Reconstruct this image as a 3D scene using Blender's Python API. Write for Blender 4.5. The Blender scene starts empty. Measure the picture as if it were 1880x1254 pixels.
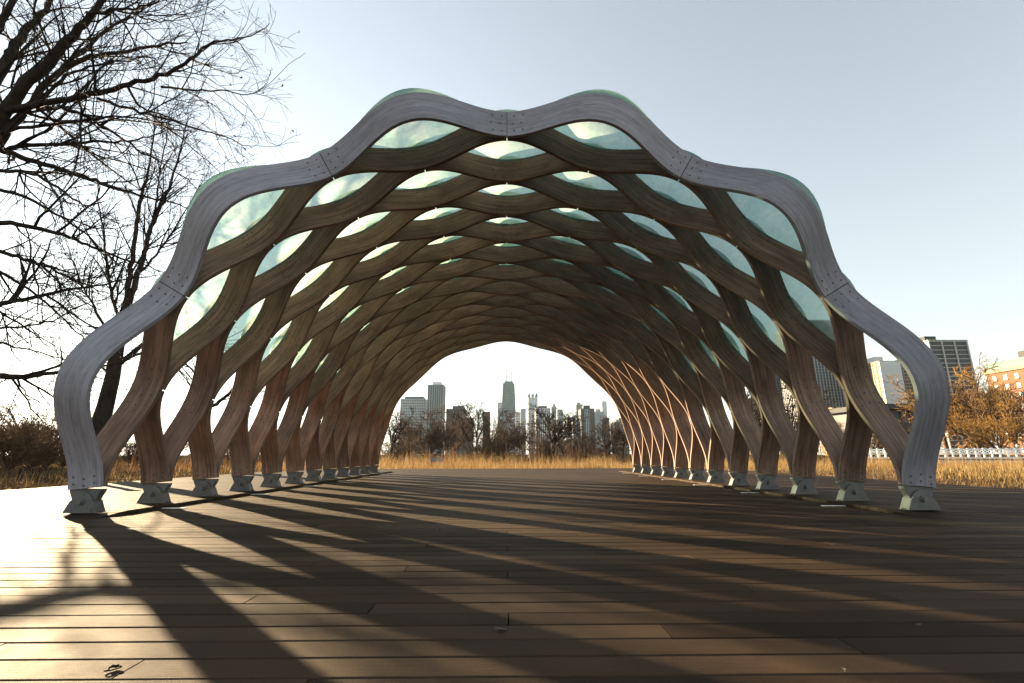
import bpy, bmesh, math, random
import numpy as np
from mathutils import Vector, Matrix

sc = bpy.context.scene
COL = sc.collection
R = math.radians
random.seed(7)
RNG = np.random.default_rng(7)

# ------------------------------------------------------------------ camera
CAM = np.array([-0.0108, -5.3996, 0.6393])
FPX, TILT, YAW, ROLL = 874.81, 0.2324, 0.0129, 0.0021      # focal length in pixels of a 1880 wide frame
PW, PH = 1880.0, 1254.0
_r0 = np.array([math.cos(YAW), -math.sin(YAW), 0.0])
CFWD = np.array([math.sin(YAW) * math.cos(TILT), math.cos(YAW) * math.cos(TILT), math.sin(TILT)])
_u0 = np.array([-math.sin(YAW) * math.sin(TILT), -math.cos(YAW) * math.sin(TILT), math.cos(TILT)])
CRIGHT = math.cos(ROLL) * _r0 - math.sin(ROLL) * _u0
CUP = math.sin(ROLL) * _r0 + math.cos(ROLL) * _u0
cd = bpy.data.cameras.new('camera')
cam = bpy.data.objects.new('camera', cd)
COL.objects.link(cam)
cd.sensor_width = 36.0
cd.lens = FPX / PW * 36.0
cd.clip_start, cd.clip_end = 0.05, 20000
cam.matrix_world = Matrix(((CRIGHT[0], CUP[0], -CFWD[0], CAM[0]), (CRIGHT[1], CUP[1], -CFWD[1], CAM[1]),
                           (CRIGHT[2], CUP[2], -CFWD[2], CAM[2]), (0, 0, 0, 1)))
sc.camera = cam

# ------------------------------------------------------------------ sky, sun, exposure
SUN_AZ, SUN_EL = -47.8, 12.0          # degrees from +y towards +x; above the horizon
world = bpy.data.worlds.new('World')
sc.world = world
world.use_nodes = True
wn = world.node_tree
wn.nodes.clear()
sky = wn.nodes.new('ShaderNodeTexSky')
sky.sky_type = 'NISHITA'
sky.sun_disc = False
sky.sun_elevation = R(SUN_EL)
sky.sun_rotation = R(SUN_AZ)
sky.altitude = 180
sky.air_density, sky.dust_density, sky.ozone_density = 1.5, 0.15, 2.2
bg = wn.nodes.new('ShaderNodeBackground')
bg.inputs['Strength'].default_value = 0.05
wo = wn.nodes.new('ShaderNodeOutputWorld')
whs = wn.nodes.new('ShaderNodeHueSaturation')          # winter sky, paler than clear summer air
whs.inputs['Saturation'].default_value = 0.40
wn.links.new(sky.outputs[0], whs.inputs['Color'])
wn.links.new(whs.outputs[0], bg.inputs['Color'])
wn.links.new(bg.outputs[0], wo.inputs[0])
sl = bpy.data.lights.new('sun', 'SUN')
sl.energy, sl.angle, sl.color = 5.0, R(0.53), (1.0, 0.76, 0.46)
sun = bpy.data.objects.new('sun', sl)
COL.objects.link(sun)
_a, _e = R(SUN_AZ), R(SUN_EL)
SUND = Vector((math.sin(_a) * math.cos(_e), math.cos(_a) * math.cos(_e), math.sin(_e)))
sun.rotation_euler = SUND.to_track_quat('Z', 'Y').to_euler()
sun.location = SUND * 40
vs = sc.view_settings
vs.view_transform, vs.look, vs.gamma, vs.exposure = 'Standard', 'None', 1.0, 2.70
vs.use_curve_mapping = False
sc.cycles.max_bounces = 8
sc.cycles.transparent_max_bounces = 16

# ------------------------------------------------------------------ helpers
def ray(u, v):
    return CFWD + (u - PW / 2) / FPX * CRIGHT - (v - PH / 2) / FPX * CUP

def at(u, v, y):
    """the point at depth y of the line of sight through a place in the photograph (used to plan where things stand)"""
    q = ray(u, v)
    return CAM + q * ((y - CAM[1]) / q[1])

def pix(P):
    d = np.asarray(P, float) - CAM
    z = d @ CFWD
    return np.stack([PW / 2 + FPX * (d @ CRIGHT) / z, PH / 2 - FPX * (d @ CUP) / z, z], -1)

def tag(o, label=None, cat=None, group=None, kind=None):
    if label: o['label'] = label
    if cat: o['category'] = cat
    if group: o['group'] = group
    if kind: o['kind'] = kind
    return o

def empty(name, loc=(0, 0, 0), rz=0.0):
    o = bpy.data.objects.new(name, None)
    o.empty_display_size = 0.2
    COL.objects.link(o)
    o.location = loc
    o.rotation_euler = (0, 0, rz)
    return o

def link(name, me, mat=None, parent=None, loc=None):
    o = bpy.data.objects.new(name, me)
    COL.objects.link(o)
    if mat is not None and not me.materials: me.materials.append(mat)
    if parent is not None: o.parent = parent
    if loc is not None: o.location = loc
    return o

def mesh_np(name, V, F, smooth=False, uv=None):
    """V (n,3); F (m,k) quads or triangles, or a list of such arrays; uv per loop (nloops,2)"""
    me = bpy.data.meshes.new(name)
    Fs = F if isinstance(F, list) else [F]
    Fs = [np.asarray(f, np.int32) for f in Fs if len(f)]
    nl = sum(f.size for f in Fs)
    npoly = sum(len(f) for f in Fs)
    V = np.asarray(V, np.float32)
    me.vertices.add(len(V)); me.vertices.foreach_set('co', V.ravel())
    me.loops.add(nl); me.loops.foreach_set('vertex_index', np.concatenate([f.ravel() for f in Fs]))
    me.polygons.add(npoly)
    tot = np.concatenate([np.full(len(f), f.shape[1], np.int32) for f in Fs])
    start = np.concatenate([[0], np.cumsum(tot)[:-1]]).astype(np.int32)
    me.polygons.foreach_set('loop_start', start)
    me.polygons.foreach_set('loop_total', tot)
    me.polygons.foreach_set('use_smooth', np.full(npoly, bool(smooth)))
    if uv is not None:
        l = me.uv_layers.new(name='UVMap')
        l.data.foreach_set('uv', np.asarray(uv, np.float32).ravel())
    me.update(calc_edges=True)
    me.validate()
    if smooth == 'sharp': me.set_sharp_from_angle(angle=R(35))
    return me

BOXF = np.array([(0, 3, 2, 1), (4, 5, 6, 7), (0, 1, 5, 4), (1, 2, 6, 5), (2, 3, 7, 6), (3, 0, 4, 7)])
class MB:
    """collects boxes / prisms / tubes that form one piece"""
    def __init__(s): s.V, s.F4, s.F3, s.n = [], [], [], 0
    def add(s, V, F):
        V = np.asarray(V, float); F = np.asarray(F)
        (s.F4 if F.shape[1] == 4 else s.F3).append(F + s.n)
        s.V.append(V); s.n += len(V)
        return s
    def box(s, x0, x1, y0, y1, z0, z1, M=None):
        V = np.array([(x0, y0, z0), (x1, y0, z0), (x1, y1, z0), (x0, y1, z0), (x0, y0, z1), (x1, y0, z1), (x1, y1, z1), (x0, y1, z1)])
        if M is not None: V = V @ M[:3, :3].T + M[:3, 3]
        return s.add(V, BOXF)
    def prism(s, pts, y0, y1):
        """outline in x,z extruded along y"""
        n = len(pts)
        V = np.array([(x, y0, z) for x, z in pts] + [(x, y1, z) for x, z in pts] +
                     [(np.mean([q[0] for q in pts]), y0, np.mean([q[1] for q in pts])), (np.mean([q[0] for q in pts]), y1, np.mean([q[1] for q in pts]))])
        i = np.arange(n); j = (i + 1) % n
        base = s.n
        s.V.append(V); s.n += len(V)
        s.F4.append(np.stack([j, i, i + n, j + n], 1) + base)
        s.F3.append(np.stack([i, j, np.full(n, 2 * n)], 1) + base)
        s.F3.append(np.stack([j + n, i + n, np.full(n, 2 * n + 1)], 1) + base)
        return s
    def cone(s, a, b, r0, r1, n=8):
        a, b = np.array(a, float), np.array(b, float)
        t = (b - a) / np.linalg.norm(b - a)
        e1 = np.cross(t, (0, 0, 1.0) if abs(t[2]) < .9 else (1.0, 0, 0)); e1 /= np.linalg.norm(e1)
        e2 = np.cross(t, e1)
        an = np.arange(n) * 2 * math.pi / n
        c = np.cos(an)[:, None] * e1 + np.sin(an)[:, None] * e2
        V = np.concatenate([a + r0 * c, b + r1 * c, [a], [b]])
        i = np.arange(n); j = (i + 1) % n
        base = s.n
        s.V.append(V); s.n += len(V)
        s.F4.append(np.stack([i, j, j + n, i + n], 1) + base)
        s.F3.append(np.stack([j, i, np.full(n, 2 * n)], 1) + base)
        s.F3.append(np.stack([i + n, j + n, np.full(n, 2 * n + 1)], 1) + base)
        return s
    def mesh(s, name, smooth=False):
        F = []
        if s.F4: F.append(np.concatenate(s.F4))
        if s.F3: F.append(np.concatenate(s.F3))
        return mesh_np(name, np.concatenate(s.V), F, smooth)
    def build(s, name, mat, parent=None, loc=None, smooth=False):
        return link(name, s.mesh(name, smooth), mat, parent, loc)

# ------------------------------------------------------------------ materials
def mat(name, col=(.5, .5, .5), rough=.7, metal=0.0, spec=.5):
    m = bpy.data.materials.new(name)
    m.use_nodes = True
    b = m.node_tree.nodes['Principled BSDF']
    b.inputs['Base Color'].default_value = (*col, 1)
    b.inputs['Roughness'].default_value = rough
    b.inputs['Metallic'].default_value = metal
    b.inputs['Specular IOR Level'].default_value = spec
    return m

class NT:
    def __init__(s, m): s.t = m.node_tree; s.b = s.t.nodes.get('Principled BSDF'); s.o = s.t.nodes['Material Output']
    def n(s, typ, **k):
        q = s.t.nodes.new(typ)
        for a, v in k.items():
            if a in q.inputs: q.inputs[a].default_value = v
            else: setattr(q, a, v)
        return q
    def l(s, a, b): s.t.links.new(a, b)
    def ramp(s, fac, stops):
        q = s.n('ShaderNodeValToRGB')
        e = q.color_ramp.elements
        e[0].position, e[0].color = stops[0][0], (*stops[0][1], 1)
        e[1].position, e[1].color = stops[-1][0], (*stops[-1][1], 1)
        for p, c in stops[1:-1]:
            k = e.new(p); k.color = (*c, 1)
        s.l(fac, q.inputs[0]); return q.outputs[0]
    def mix(s, mode, f, a, b):
        q = s.n('ShaderNodeMix', data_type='RGBA', blend_type=mode)
        for sock, v in ((q.inputs[0], f), (q.inputs[6], a), (q.inputs[7], b)):
            if hasattr(v, 'is_output'): s.l(v, sock)
            elif isinstance(v, (int, float)): sock.default_value = v
            else: sock.default_value = (*v, 1)
        return q.outputs[2]
    def noise(s, vec, scale, detail=4, rough=.55, mapscale=None):
        if mapscale is not None:
            mp = s.n('ShaderNodeMapping'); mp.inputs['Scale'].default_value = mapscale
            s.l(vec, mp.inputs['Vector']); vec = mp.outputs[0]
        q = s.n('ShaderNodeTexNoise', Scale=scale, Detail=detail, Roughness=rough)
        s.l(vec, q.inputs['Vector']); return q.outputs[0]
    def bump(s, h, strength, dist=.01):
        q = s.n('ShaderNodeBump', Strength=strength, Distance=dist)
        s.l(h, q.inputs['Height']); s.l(q.outputs[0], s.b.inputs['Normal']); return q

def timber(name, light, dark, streak):
    m = mat(name, rough=.62, spec=.35)
    t = NT(m)
    uv = t.n('ShaderNodeUVMap').outputs[0]
    oi = t.n('ShaderNodeObjectInfo')
    sh = t.n('ShaderNodeVectorMath', operation='ADD')
    off = t.n('ShaderNodeVectorMath', operation='SCALE'); off.inputs['Scale'].default_value = 37.0
    cmb = t.n('ShaderNodeCombineXYZ'); t.l(oi.outputs['Random'], cmb.inputs[0]); t.l(oi.outputs['Random'], cmb.inputs[1])
    t.l(cmb.outputs[0], off.inputs[0]); t.l(uv, sh.inputs[0]); t.l(off.outputs[0], sh.inputs[1])
    v = sh.outputs[0]
    lam = t.noise(v, 1.0, 3, .5, (1.1, 46, 1))            # laminations follow the bend
    fine = t.noise(v, 1.0, 5, .6, (9, 260, 1))
    stain = t.noise(v, 1.0, 5, .6, (1.6, 5, 1))
    blot = t.noise(v, 1.0, 4, .65, (7, 22, 1))
    c = t.ramp(lam, [(.3, dark), (.5, tuple((a + b) / 2 for a, b in zip(light, dark))), (.68, light)])
    c = t.mix('MULTIPLY', .55, c, t.ramp(fine, [(.3, (.62, .6, .58)), (.7, (1.12, 1.12, 1.12))]))
    c = t.mix('MULTIPLY', .75, c, t.ramp(stain, [(.34, streak), (.6, (1, 1, 1))]))
    c = t.mix('MULTIPLY', .6, c, t.ramp(blot, [(.3, (.62, .62, .6)), (.52, (1, 1, 1))]))
    br = t.n('ShaderNodeMapRange'); br.inputs['To Min'].default_value = .74; br.inputs['To Max'].default_value = 1.2
    t.l(oi.outputs['Random'], br.inputs[0])
    hs = t.n('ShaderNodeHueSaturation'); t.l(c, hs.inputs['Color']); t.l(br.outputs[0], hs.inputs['Value'])
    t.l(hs.outputs[0], t.b.inputs['Base Color'])
    ad = t.n('ShaderNodeMath', operation='ADD'); t.l(lam, ad.inputs[0]); t.l(fine, ad.inputs[1])
    t.bump(ad.outputs[0], .35, .003)
    return m

M = {}
M['timber'] = timber('timber', (.305, .198, .142), (.115, .070, .050), (.42, .39, .36))
M['timber_weathered'] = timber('timber_weathered', (.355, .350, .395), (.235, .23, .262), (.72, .70, .70))
M['bolt'] = mat('dark_bolt', (.05, .045, .04), .5, .6)

def fiberglass():
    m = mat('fiberglass')
    t = NT(m)
    t.t.nodes.remove(t.b)
    g = t.n('ShaderNodeTexCoord').outputs['Generated']
    ob = t.n('ShaderNodeNewGeometry').outputs['Position']
    a = t.noise(ob, 2.2, 5, .65)
    b = t.noise(ob, 14, 4, .7, (1, .3, 1))
    c = t.ramp(a, [(.28, (.14, .25, .225)), (.42, (.23, .33, .30)), (.55, (.33, .385, .365)), (.70, (.45, .41, .30))])
    c = t.mix('MULTIPLY', .5, c, t.ramp(b, [(.3, (.50, .60, .58)), (.65, (1.15, 1.15, 1.15))]))
    tl = t.n('ShaderNodeBsdfTranslucent'); t.l(c, tl.inputs[0])
    df = t.n('ShaderNodeBsdfDiffuse'); t.l(c, df.inputs[0])
    tr = t.n('ShaderNodeBsdfTransparent'); tr.inputs[0].default_value = (.60, .82, .76, 1)
    gl = t.n('ShaderNodeBsdfGlossy'); gl.inputs['Roughness'].default_value = .35
    m1 = t.n('ShaderNodeMixShader'); m1.inputs[0].default_value = .22; t.l(tl.outputs[0], m1.inputs[1]); t.l(df.outputs[0], m1.inputs[2])
    m2 = t.n('ShaderNodeMixShader'); m2.inputs[0].default_value = .36; t.l(m1.outputs[0], m2.inputs[1]); t.l(tr.outputs[0], m2.inputs[2])
    m3 = t.n('ShaderNodeMixShader'); m3.inputs[0].default_value = .05; t.l(m2.outputs[0], m3.inputs[1]); t.l(gl.outputs[0], m3.inputs[2])
    t.l(m3.outputs[0], t.o.inputs['Surface'])
    return m
M['fiberglass'] = fiberglass()

def painted_steel():
    m = mat('painted_steel', (.36, .37, .36), .5, .0)
    t = NT(m); p = t.n('ShaderNodeNewGeometry').outputs['Position']
    c = t.ramp(t.noise(p, 9, 5, .65), [(.3, (.050, .050, .047)), (.45, (.085, .085, .083)), (.6, (.10, .10, .098))])
    t.l(c, t.b.inputs['Base Color'])
    t.bump(t.noise(p, 90, 3), .15, .002)
    return m
M['steel'] = painted_steel()
M['white_metal'] = mat('white_metal', (.8, .8, .78), .4)

def composite():
    m = mat('composite_board', rough=.7, spec=.055)
    t = NT(m)
    p = t.n('ShaderNodeNewGeometry').outputs['Position']
    oi = t.n('ShaderNodeObjectInfo').outputs['Random']
    at_ = t.n('ShaderNodeAttribute', attribute_name='tone').outputs['Fac']
    rn = t.n('ShaderNodeMath', operation='ADD'); t.l(oi, rn.inputs[0]); t.l(at_, rn.inputs[1])
    fr = t.n('ShaderNodeMath', operation='FRACT'); t.l(rn.outputs[0], fr.inputs[0])
    base = t.ramp(fr.outputs[0], [(0, (.033, .022, .0150)), (.35, (.045, .030, .0195)), (.7, (.054, .036, .0235)), (1, (.074, .050, .033))])
    gr = t.noise(p, 1, 4, .6, (5, 160, 5))
    sp = t.noise(p, 230, 3, .6)
    lg = t.noise(p, 1.1, 5, .6)
    st = t.noise(p, 7, 5, .7)
    c = t.mix('MULTIPLY', .55, base, t.ramp(gr, [(.3, (.72, .72, .72)), (.7, (1.15, 1.15, 1.15))]))
    c = t.mix('MULTIPLY', .6, c, t.ramp(sp, [(.32, (.62, .62, .62)), (.66, (1.25, 1.22, 1.18))]))
    c = t.mix('MULTIPLY', .6, c, t.ramp(lg, [(.32, (.66, .66, .68)), (.65, (1.15, 1.14, 1.1))]))
    c = t.mix('MULTIPLY', .4, c, t.ramp(st, [(.3, (.6, .6, .6)), (.5, (1, 1, 1))]))
    t.l(c, t.b.inputs['Base Color'])
    rr = t.n('ShaderNodeMapRange'); rr.inputs['To Min'].default_value = .58; rr.inputs['To Max'].default_value = .8
    t.l(st, rr.inputs[0]); t.l(rr.outputs[0], t.b.inputs['Roughness'])
    ad = t.n('ShaderNodeMath', operation='ADD'); t.l(gr, ad.inputs[0]); t.l(sp, ad.inputs[1])
    t.bump(ad.outputs[0], .8, .003)
    return m
M['board'] = composite()
M['under'] = mat('deck_substructure', (.012, .011, .010), .9)

# ------------------------------------------------------------------ ground
def soil():
    m = mat('soil', rough=1.0, spec=.0)
    t = NT(m); p = t.n('ShaderNodeNewGeometry').outputs['Position']
    a = t.noise(p, .35, 6, .65); b = t.noise(p, 6, 5, .7)
    c = t.ramp(a, [(.35, (.022, .016, .010)), (.5, (.045, .034, .018)), (.66, (.085, .064, .028))])
    c = t.mix('MULTIPLY', .7, c, t.ramp(b, [(.3, (.45, .45, .45)), (.65, (1.2, 1.15, 1.1))]))
    t.l(c, t.b.inputs['Base Color']); t.bump(b, .5, .03)
    return m
M['soil'] = soil()
GZ = -0.10
n = 60
gx = np.sign(np.linspace(-1, 1, n)) * np.abs(np.linspace(-1, 1, n)) ** 3 * 3400
gy = np.linspace(-1, 1, n); gy = np.sign(gy) * np.abs(gy) ** 3 * 3400
XX, YY = np.meshgrid(gx, gy, indexing='ij')
ZZ = np.full_like(XX, GZ - .06)
V = np.stack([XX, YY, ZZ], -1).reshape(-1, 3)
ii = (np.arange(n - 1)[:, None] * n + np.arange(n - 1)[None]).ravel()
ground = link('ground', mesh_np('ground', V, np.stack([ii, ii + n, ii + n + 1, ii + 1], 1)), M['soil'])
tag(ground, 'brown leaf strewn park ground round the deck', kind='structure')

# ------------------------------------------------------------------ deck
PITCH, GAP, BLEN = 0.145, 0.008, 2.925
Y0 = -3.80                                    # a joint line between two rows of boards
XS, XE = 4.22, 8.85                           # inner edge of the raised sides, outer edge of the deck
ZS, TH_B = 0.040, 0.036
YF, YB_ = -0.22, 12.7                         # raised sides: begin / end
YD0, YD1 = -8.44, 17.35
def zside(y):
    a = min(max((y - YF) / .42, 0), 1); b = min(max((YB_ + .42 - y) / .42, 0), 1)
    return ZS * min(a, b)
deck = MB().box(-XE + .02, XE - .02, YD0, YD1, GZ - .3, -.055).build('deck', M['under'])
tag(deck, 'broad deck of dark grey brown composite boards under the pavilion', kind='structure')
MB().box(-XE + .03, -XS - .012, YF + .45, YB_ - .02, -.0545, ZS - TH_B - .004).box(XS + .012, XE - .03, YF + .45, YB_ - .02, -.0545, ZS - TH_B - .004).build('side_bearer', M['under'], deck)
planks = []                                    # (xc, yc, z, tilt, length)
r0 = int(math.floor((YD0 - Y0) / PITCH)); r1 = int(math.floor((YD1 - Y0) / PITCH))
for r in range(r0, r1):
    ya, yb = Y0 + r * PITCH, Y0 + (r + 1) * PITCH
    yc = (ya + yb) / 2
    raised = YF - PITCH < yc < YB_ + .42
    spans = [(-XE, -XS, 1), (-XS, XS, 0), (XS, XE, 1)] if raised else [(-XE, XE, 0)]
    off = (-.585 * (r - 3)) % BLEN
    for xa, xb, up in spans:
        cuts = [xa] + [c for c in (off + k * BLEN for k in range(-4, 5)) if xa + .12 < c < xb - .12] + [xb]
        for c0, c1 in zip(cuts[:-1], cuts[1:]):
            za, zb = (zside(ya), zside(yb)) if up else (0, 0)
            planks.append(((c0 + c1) / 2, yc, (za + zb) / 2, math.atan2(zb - za, PITCH), c1 - c0 - .005))
def plank_shape(L):
    w, h, c = (PITCH - GAP) / 2, TH_B, .004
    sec = [(-w, -h), (w, -h), (w, -c), (w - c, 0), (-w + c, 0), (-w, -c)]
    x = L / 2
    V = np.array([(-x, y, z) for y, z in sec] + [(x, y, z) for y, z in sec])
    return V
PQ = np.array([(i, (i + 1) % 6, (i + 1) % 6 + 6, i + 6) for i in range(6)])[:, ::-1]
PE = np.array([(0, 1, 2, 3, 4, 5), (11, 10, 9, 8, 7, 6)])
def shown(pk):
    xc, yc, z, t, L = pk
    if yc < CAM[1] + .9: return 0
    a = pix(np.array([(xc - L / 2, yc, z), (xc + L / 2, yc, z), (xc, yc - .07, z), (xc, yc + .07, z)]))
    w = min(a[1, 0], PW) - max(a[0, 0], 0)
    if w <= 0 or min(a[2, 1], PH) - a[3, 1] <= 0: return 0
    return w * (min(a[2, 1], PH) - a[3, 1])
order = sorted(range(len(planks)), key=lambda i: -shown(planks[i]))
cache = {}
rest = []
jit = random.Random(3)
for k, i in enumerate(order):
    xc, yc, z, t, L = planks[i]
    dz = jit.uniform(-.0012, .0012); tl = jit.uniform(-.0006, .0006)
    if k < 290 and shown(planks[i]) > 0:
        key = round(L, 3)
        if key not in cache: cache[key] = mesh_np('plank', plank_shape(L), [PQ, PE])
        o = link('plank', cache[key], M['board'], deck, (xc, yc, z + dz))
        o.rotation_euler = (t + tl, 0, 0)
    else:
        V = plank_shape(L); c, s_ = math.cos(t + tl), math.sin(t + tl)
        V = np.stack([V[:, 0] + xc, V[:, 1] * c - V[:, 2] * s_ + yc, V[:, 1] * s_ + V[:, 2] * c + z + dz], 1)
        rest.append(V)
nV = np.concatenate(rest)
offs = (np.arange(len(rest)) * 12)[:, None, None]
me = mesh_np('plank_rows', nV, [(PQ[None] + offs).reshape(-1, 4), (PE[None] + offs).reshape(-1, 6)])
ta = me.attributes.new('tone', 'FLOAT', 'POINT')
ta.data.foreach_set('value', np.repeat(np.random.default_rng(5).random(len(rest)), 12).astype(np.float32))
tag(link('plank_rows', me, M['board'], deck), kind='stuff')

# ------------------------------------------------------------------ pavilion
S, TH, LSEG = 1.0453, 0.052, 2.40
B = S / 2 - TH
NP = 12                                        # pairs of strands
# profile of the vault: clamped cubic spline through the nodes
KN = np.array([(-4.546, .29), (-3.985, 2.566), (-2.305, 4.230), (0, 4.842), (2.305, 4.230), (3.985, 2.566), (4.546, .29)])
def clamped(P, d0, d1):
    n = len(P); A = np.zeros((n, n)); rhs = np.zeros((n, 2))
    A[0, 0] = 1; rhs[0] = d0; A[-1, -1] = 1; rhs[-1] = d1
    for i in range(1, n - 1):
        A[i, i - 1:i + 2] = (1, 4, 1); rhs[i] = 3 * (P[i + 1] - P[i - 1])
    return np.linalg.solve(A, rhs)
KD = clamped(KN, np.array([-.22, 2.35]), np.array([-.22, -2.35]))
def prof(s):
    s = np.clip(np.asarray(s, float), 0, 6); i = np.minimum(s.astype(int), 5); t = (s - i)[..., None]
    p0, p1, m0, m1 = KN[i], KN[i + 1], KD[i], KD[i + 1]
    P = (2 * t**3 - 3 * t**2 + 1) * p0 + (t**3 - 2 * t**2 + t) * m0 + (-2 * t**3 + 3 * t**2) * p1 + (t**3 - t**2) * m1
    D = (6 * t**2 - 6 * t) * p0 + (3 * t**2 - 4 * t + 1) * m0 + (-6 * t**2 + 6 * t) * p1 + (3 * t**2 - 2 * t) * m1
    T = D / np.linalg.norm(D, axis=-1, keepdims=True)
    N = np.stack([-T[..., 1], T[..., 0]], -1)          # outwards
    P = P + N * (.022 * np.sin(math.pi * s) ** 2)[..., None]
    return P, T, N
def wave(s): return B / 2 * (1 - np.cos(2 * math.pi * s))
def yc_of(k, s):
    j = k // 2
    return j * S + TH / 2 - wave(s) if k % 2 == 0 else j * S + 1.5 * TH + wave(s)
def depth_of(s):
    e = np.minimum(s, 6 - s)
    return .34 + (.370 - .34) * np.clip(e / .8, 0, 1)
def frame_at(k, s):
    """centre, direction along the strand, outward direction and face normal (towards the front) of strand k"""
    P, T, N = prof(s)
    ds = 1e-3
    dy = (yc_of(k, s + ds) - yc_of(k, s - ds)) / (2 * ds)
    C = np.stack([P[..., 0], yc_of(k, s), P[..., 1]], -1)
    T3 = np.stack([T[..., 0] * LSEG, dy, T[..., 1] * LSEG], -1)
    T3 /= np.linalg.norm(T3, axis=-1, keepdims=True)
    N3 = np.stack([N[..., 0], np.zeros_like(dy), N[..., 1]], -1)
    W3 = np.cross(T3, N3)
    W3 *= -np.sign(W3[..., 1:2])                    # towards -y
    return C, T3, N3, W3

pav = empty('pavilion', (0, 0, 0))
tag(pav, 'arched lattice pavilion of wavy grey brown timber ribs with pale green roof pods', 'pavilion')
NS = 28
def cuts_of(k):
    return list(range(7)) if k == 0 or k % 2 else [0, .5, 1.5, 2.5, 3.5, 4.5, 5.5, 6]
def rib_mesh(k, a, b):
    g = .0022 if k == 0 else .0026
    NS = max(14, int(round(28 * (b - a))))
    s = np.linspace(a + (g if a > 0 else 0), b - (g if b < 6 else 0), NS + 1)
    C, T3, N3, W3 = frame_at(k, s)
    d = depth_of(s) / 2; h = TH / 2; c = .003
    hv = np.full_like(d, h)
    ring = [(d, hv - c), (d - c, hv), (-d + c, hv), (-d, hv - c), (-d, -hv + c), (-d + c, -hv), (d - c, -hv), (d, -hv + c)]
    V = np.stack([C + N3 * a[:, None] + W3 * b[:, None] for a, b in ring], 1)      # (NS+1, 8, 3)
    vv = [.5, .495, .14, .135, .06, .055, -.30, -.305, -.38]                             # unrolled width
    base = np.arange(NS)[:, None] * 8
    q = np.arange(8)[None]; q1 = (q + 1) % 8
    F = np.stack([base + q, base + q1, base + 8 + q1, base + 8 + q], -1).reshape(-1, 4)
    su = s * LSEG + k * 3.7
    a0 = np.broadcast_to(su[:-1, None], (NS, 8)); a1 = np.broadcast_to(su[1:, None], (NS, 8))
    vq = np.broadcast_to(np.array(vv)[:8], (NS, 8)); vq1 = np.broadcast_to(np.array(vv)[1:], (NS, 8))
    uv = np.stack([np.stack([a0, vq], -1), np.stack([a0, vq1], -1), np.stack([a1, vq1], -1), np.stack([a1, vq], -1)], 2).reshape(-1, 2)
    E = np.array([np.arange(8)[::-1], np.arange(8) + NS * 8])
    uve = np.zeros((16, 2)); uve[:, 0] = np.arange(16) * .01
    return mesh_np('rib', V.reshape(-1, 3), [F, E], smooth='sharp', uv=np.concatenate([uv, uve]))
def bolts_mesh(k, a, b):
    """bolt heads on the front face: round the whole numbered nodes on even strands, round the half ones on odd strands"""
    ss = []
    for n_ in range(0, 7):
        c = n_ if k % 2 == 0 else n_ + .5
        ss += [c - .085, c - .035, c + .035, c + .085] if k % 2 == 0 else [c - .10, c - .045, c + .045, c + .10]
    if k % 2 == 0: ss += [.018, .05, 5.95, 5.982]
    ss = [x for x in ss if a + .012 < x < b - .012 and not (k % 2 == 0 and (.02 < x < .04 or 5.96 < x < 5.98 or .06 < x < .09 or 5.91 < x < 5.94))]
    if not ss: return None
    mb = MB()
    for c in ss:
        C, T3, N3, W3 = frame_at(k, np.array([c]))
        for dd in (-.11, 0.0, .11):
            sft = T3[0] * (.012 if dd else -.012)
            p_ = C[0] + N3[0] * dd + sft + W3[0] * (TH / 2 - .004)
            mb.cone(p_, p_ + W3[0] * .008, .0115, .0105, 6)
    return mb.mesh('bolts')
for k in range(2 * NP):
    cc = cuts_of(k)
    for a_, b_ in zip(cc[:-1], cc[1:]):
        o = link('rib', rib_mesh(k, a_, b_), M['timber_weathered'] if k == 0 else M['timber'], pav)
        bm_ = bolts_mesh(k, a_, b_)
        if bm_ is not None: tag(link('bolts', bm_, M['bolt'], o), kind='stuff')
for i in range(1, 6):                          # dark fillers in the open joints of the front rib
    C, T3, N3, W3 = (q[0] for q in frame_at(0, np.array([float(i)])))
    Mx = np.eye(4); Mx[:3, 0] = T3; Mx[:3, 1] = W3; Mx[:3, 2] = N3; Mx[:3, 3] = C
    MB().box(-.0045, .0045, -TH / 2 + .004, TH / 2 - .004, -.183, .181, Mx).build('joint_filler', M['under'], pav)
# roof pods
def pod_mesh(ka, kb, s0):
    """shell between the back of strand ka and the front of strand kb, from node s0 to s0+1"""
    ns, nt = 24, 14
    s = np.linspace(s0 + .035, s0 + .965, ns + 1); t = np.sin(np.linspace(-1, 1, nt + 1) * math.pi / 2)
    Ca, _, N3, Wa = frame_at(ka, s); Cb, _, _, Wb = frame_at(kb, s)
    ya = Ca[:, 1] + TH / 2 * 1.02; yb = Cb[:, 1] - TH / 2 * 1.02
    u = (s - s0)
    rise = np.sin(math.pi * u) ** 1.25
    V = np.zeros((ns + 1, nt + 1, 3))
    for q, tt in enumerate(t):
        h = .14 + rise * (.095 * rise * min(1, (1 - abs(tt)) / .03) + .22 * max(0, 1 - abs(tt) ** 2.5) ** .5)
        P = Ca + N3 * h[:, None]
        V[:, q] = P; V[:, q, 1] = ya + (yb - ya) * (tt + 1) / 2
    i = (np.arange(ns)[:, None] * (nt + 1) + np.arange(nt)[None]).ravel()
    F = np.stack([i, i + 1, i + nt + 2, i + nt + 1], 1)
    return mesh_np('roof_pod', V.reshape(-1, 3), F, smooth=True)
for j in range(NP):
    for i in (1, 2, 3, 4): link('roof_pod', pod_mesh(2 * j, 2 * j + 1, i), M['fiberglass'], pav)
    if j < NP - 1:
        for i in range(5): link('roof_pod', pod_mesh(2 * j + 1, 2 * j + 2, i + .5), M['fiberglass'], pav)
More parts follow.
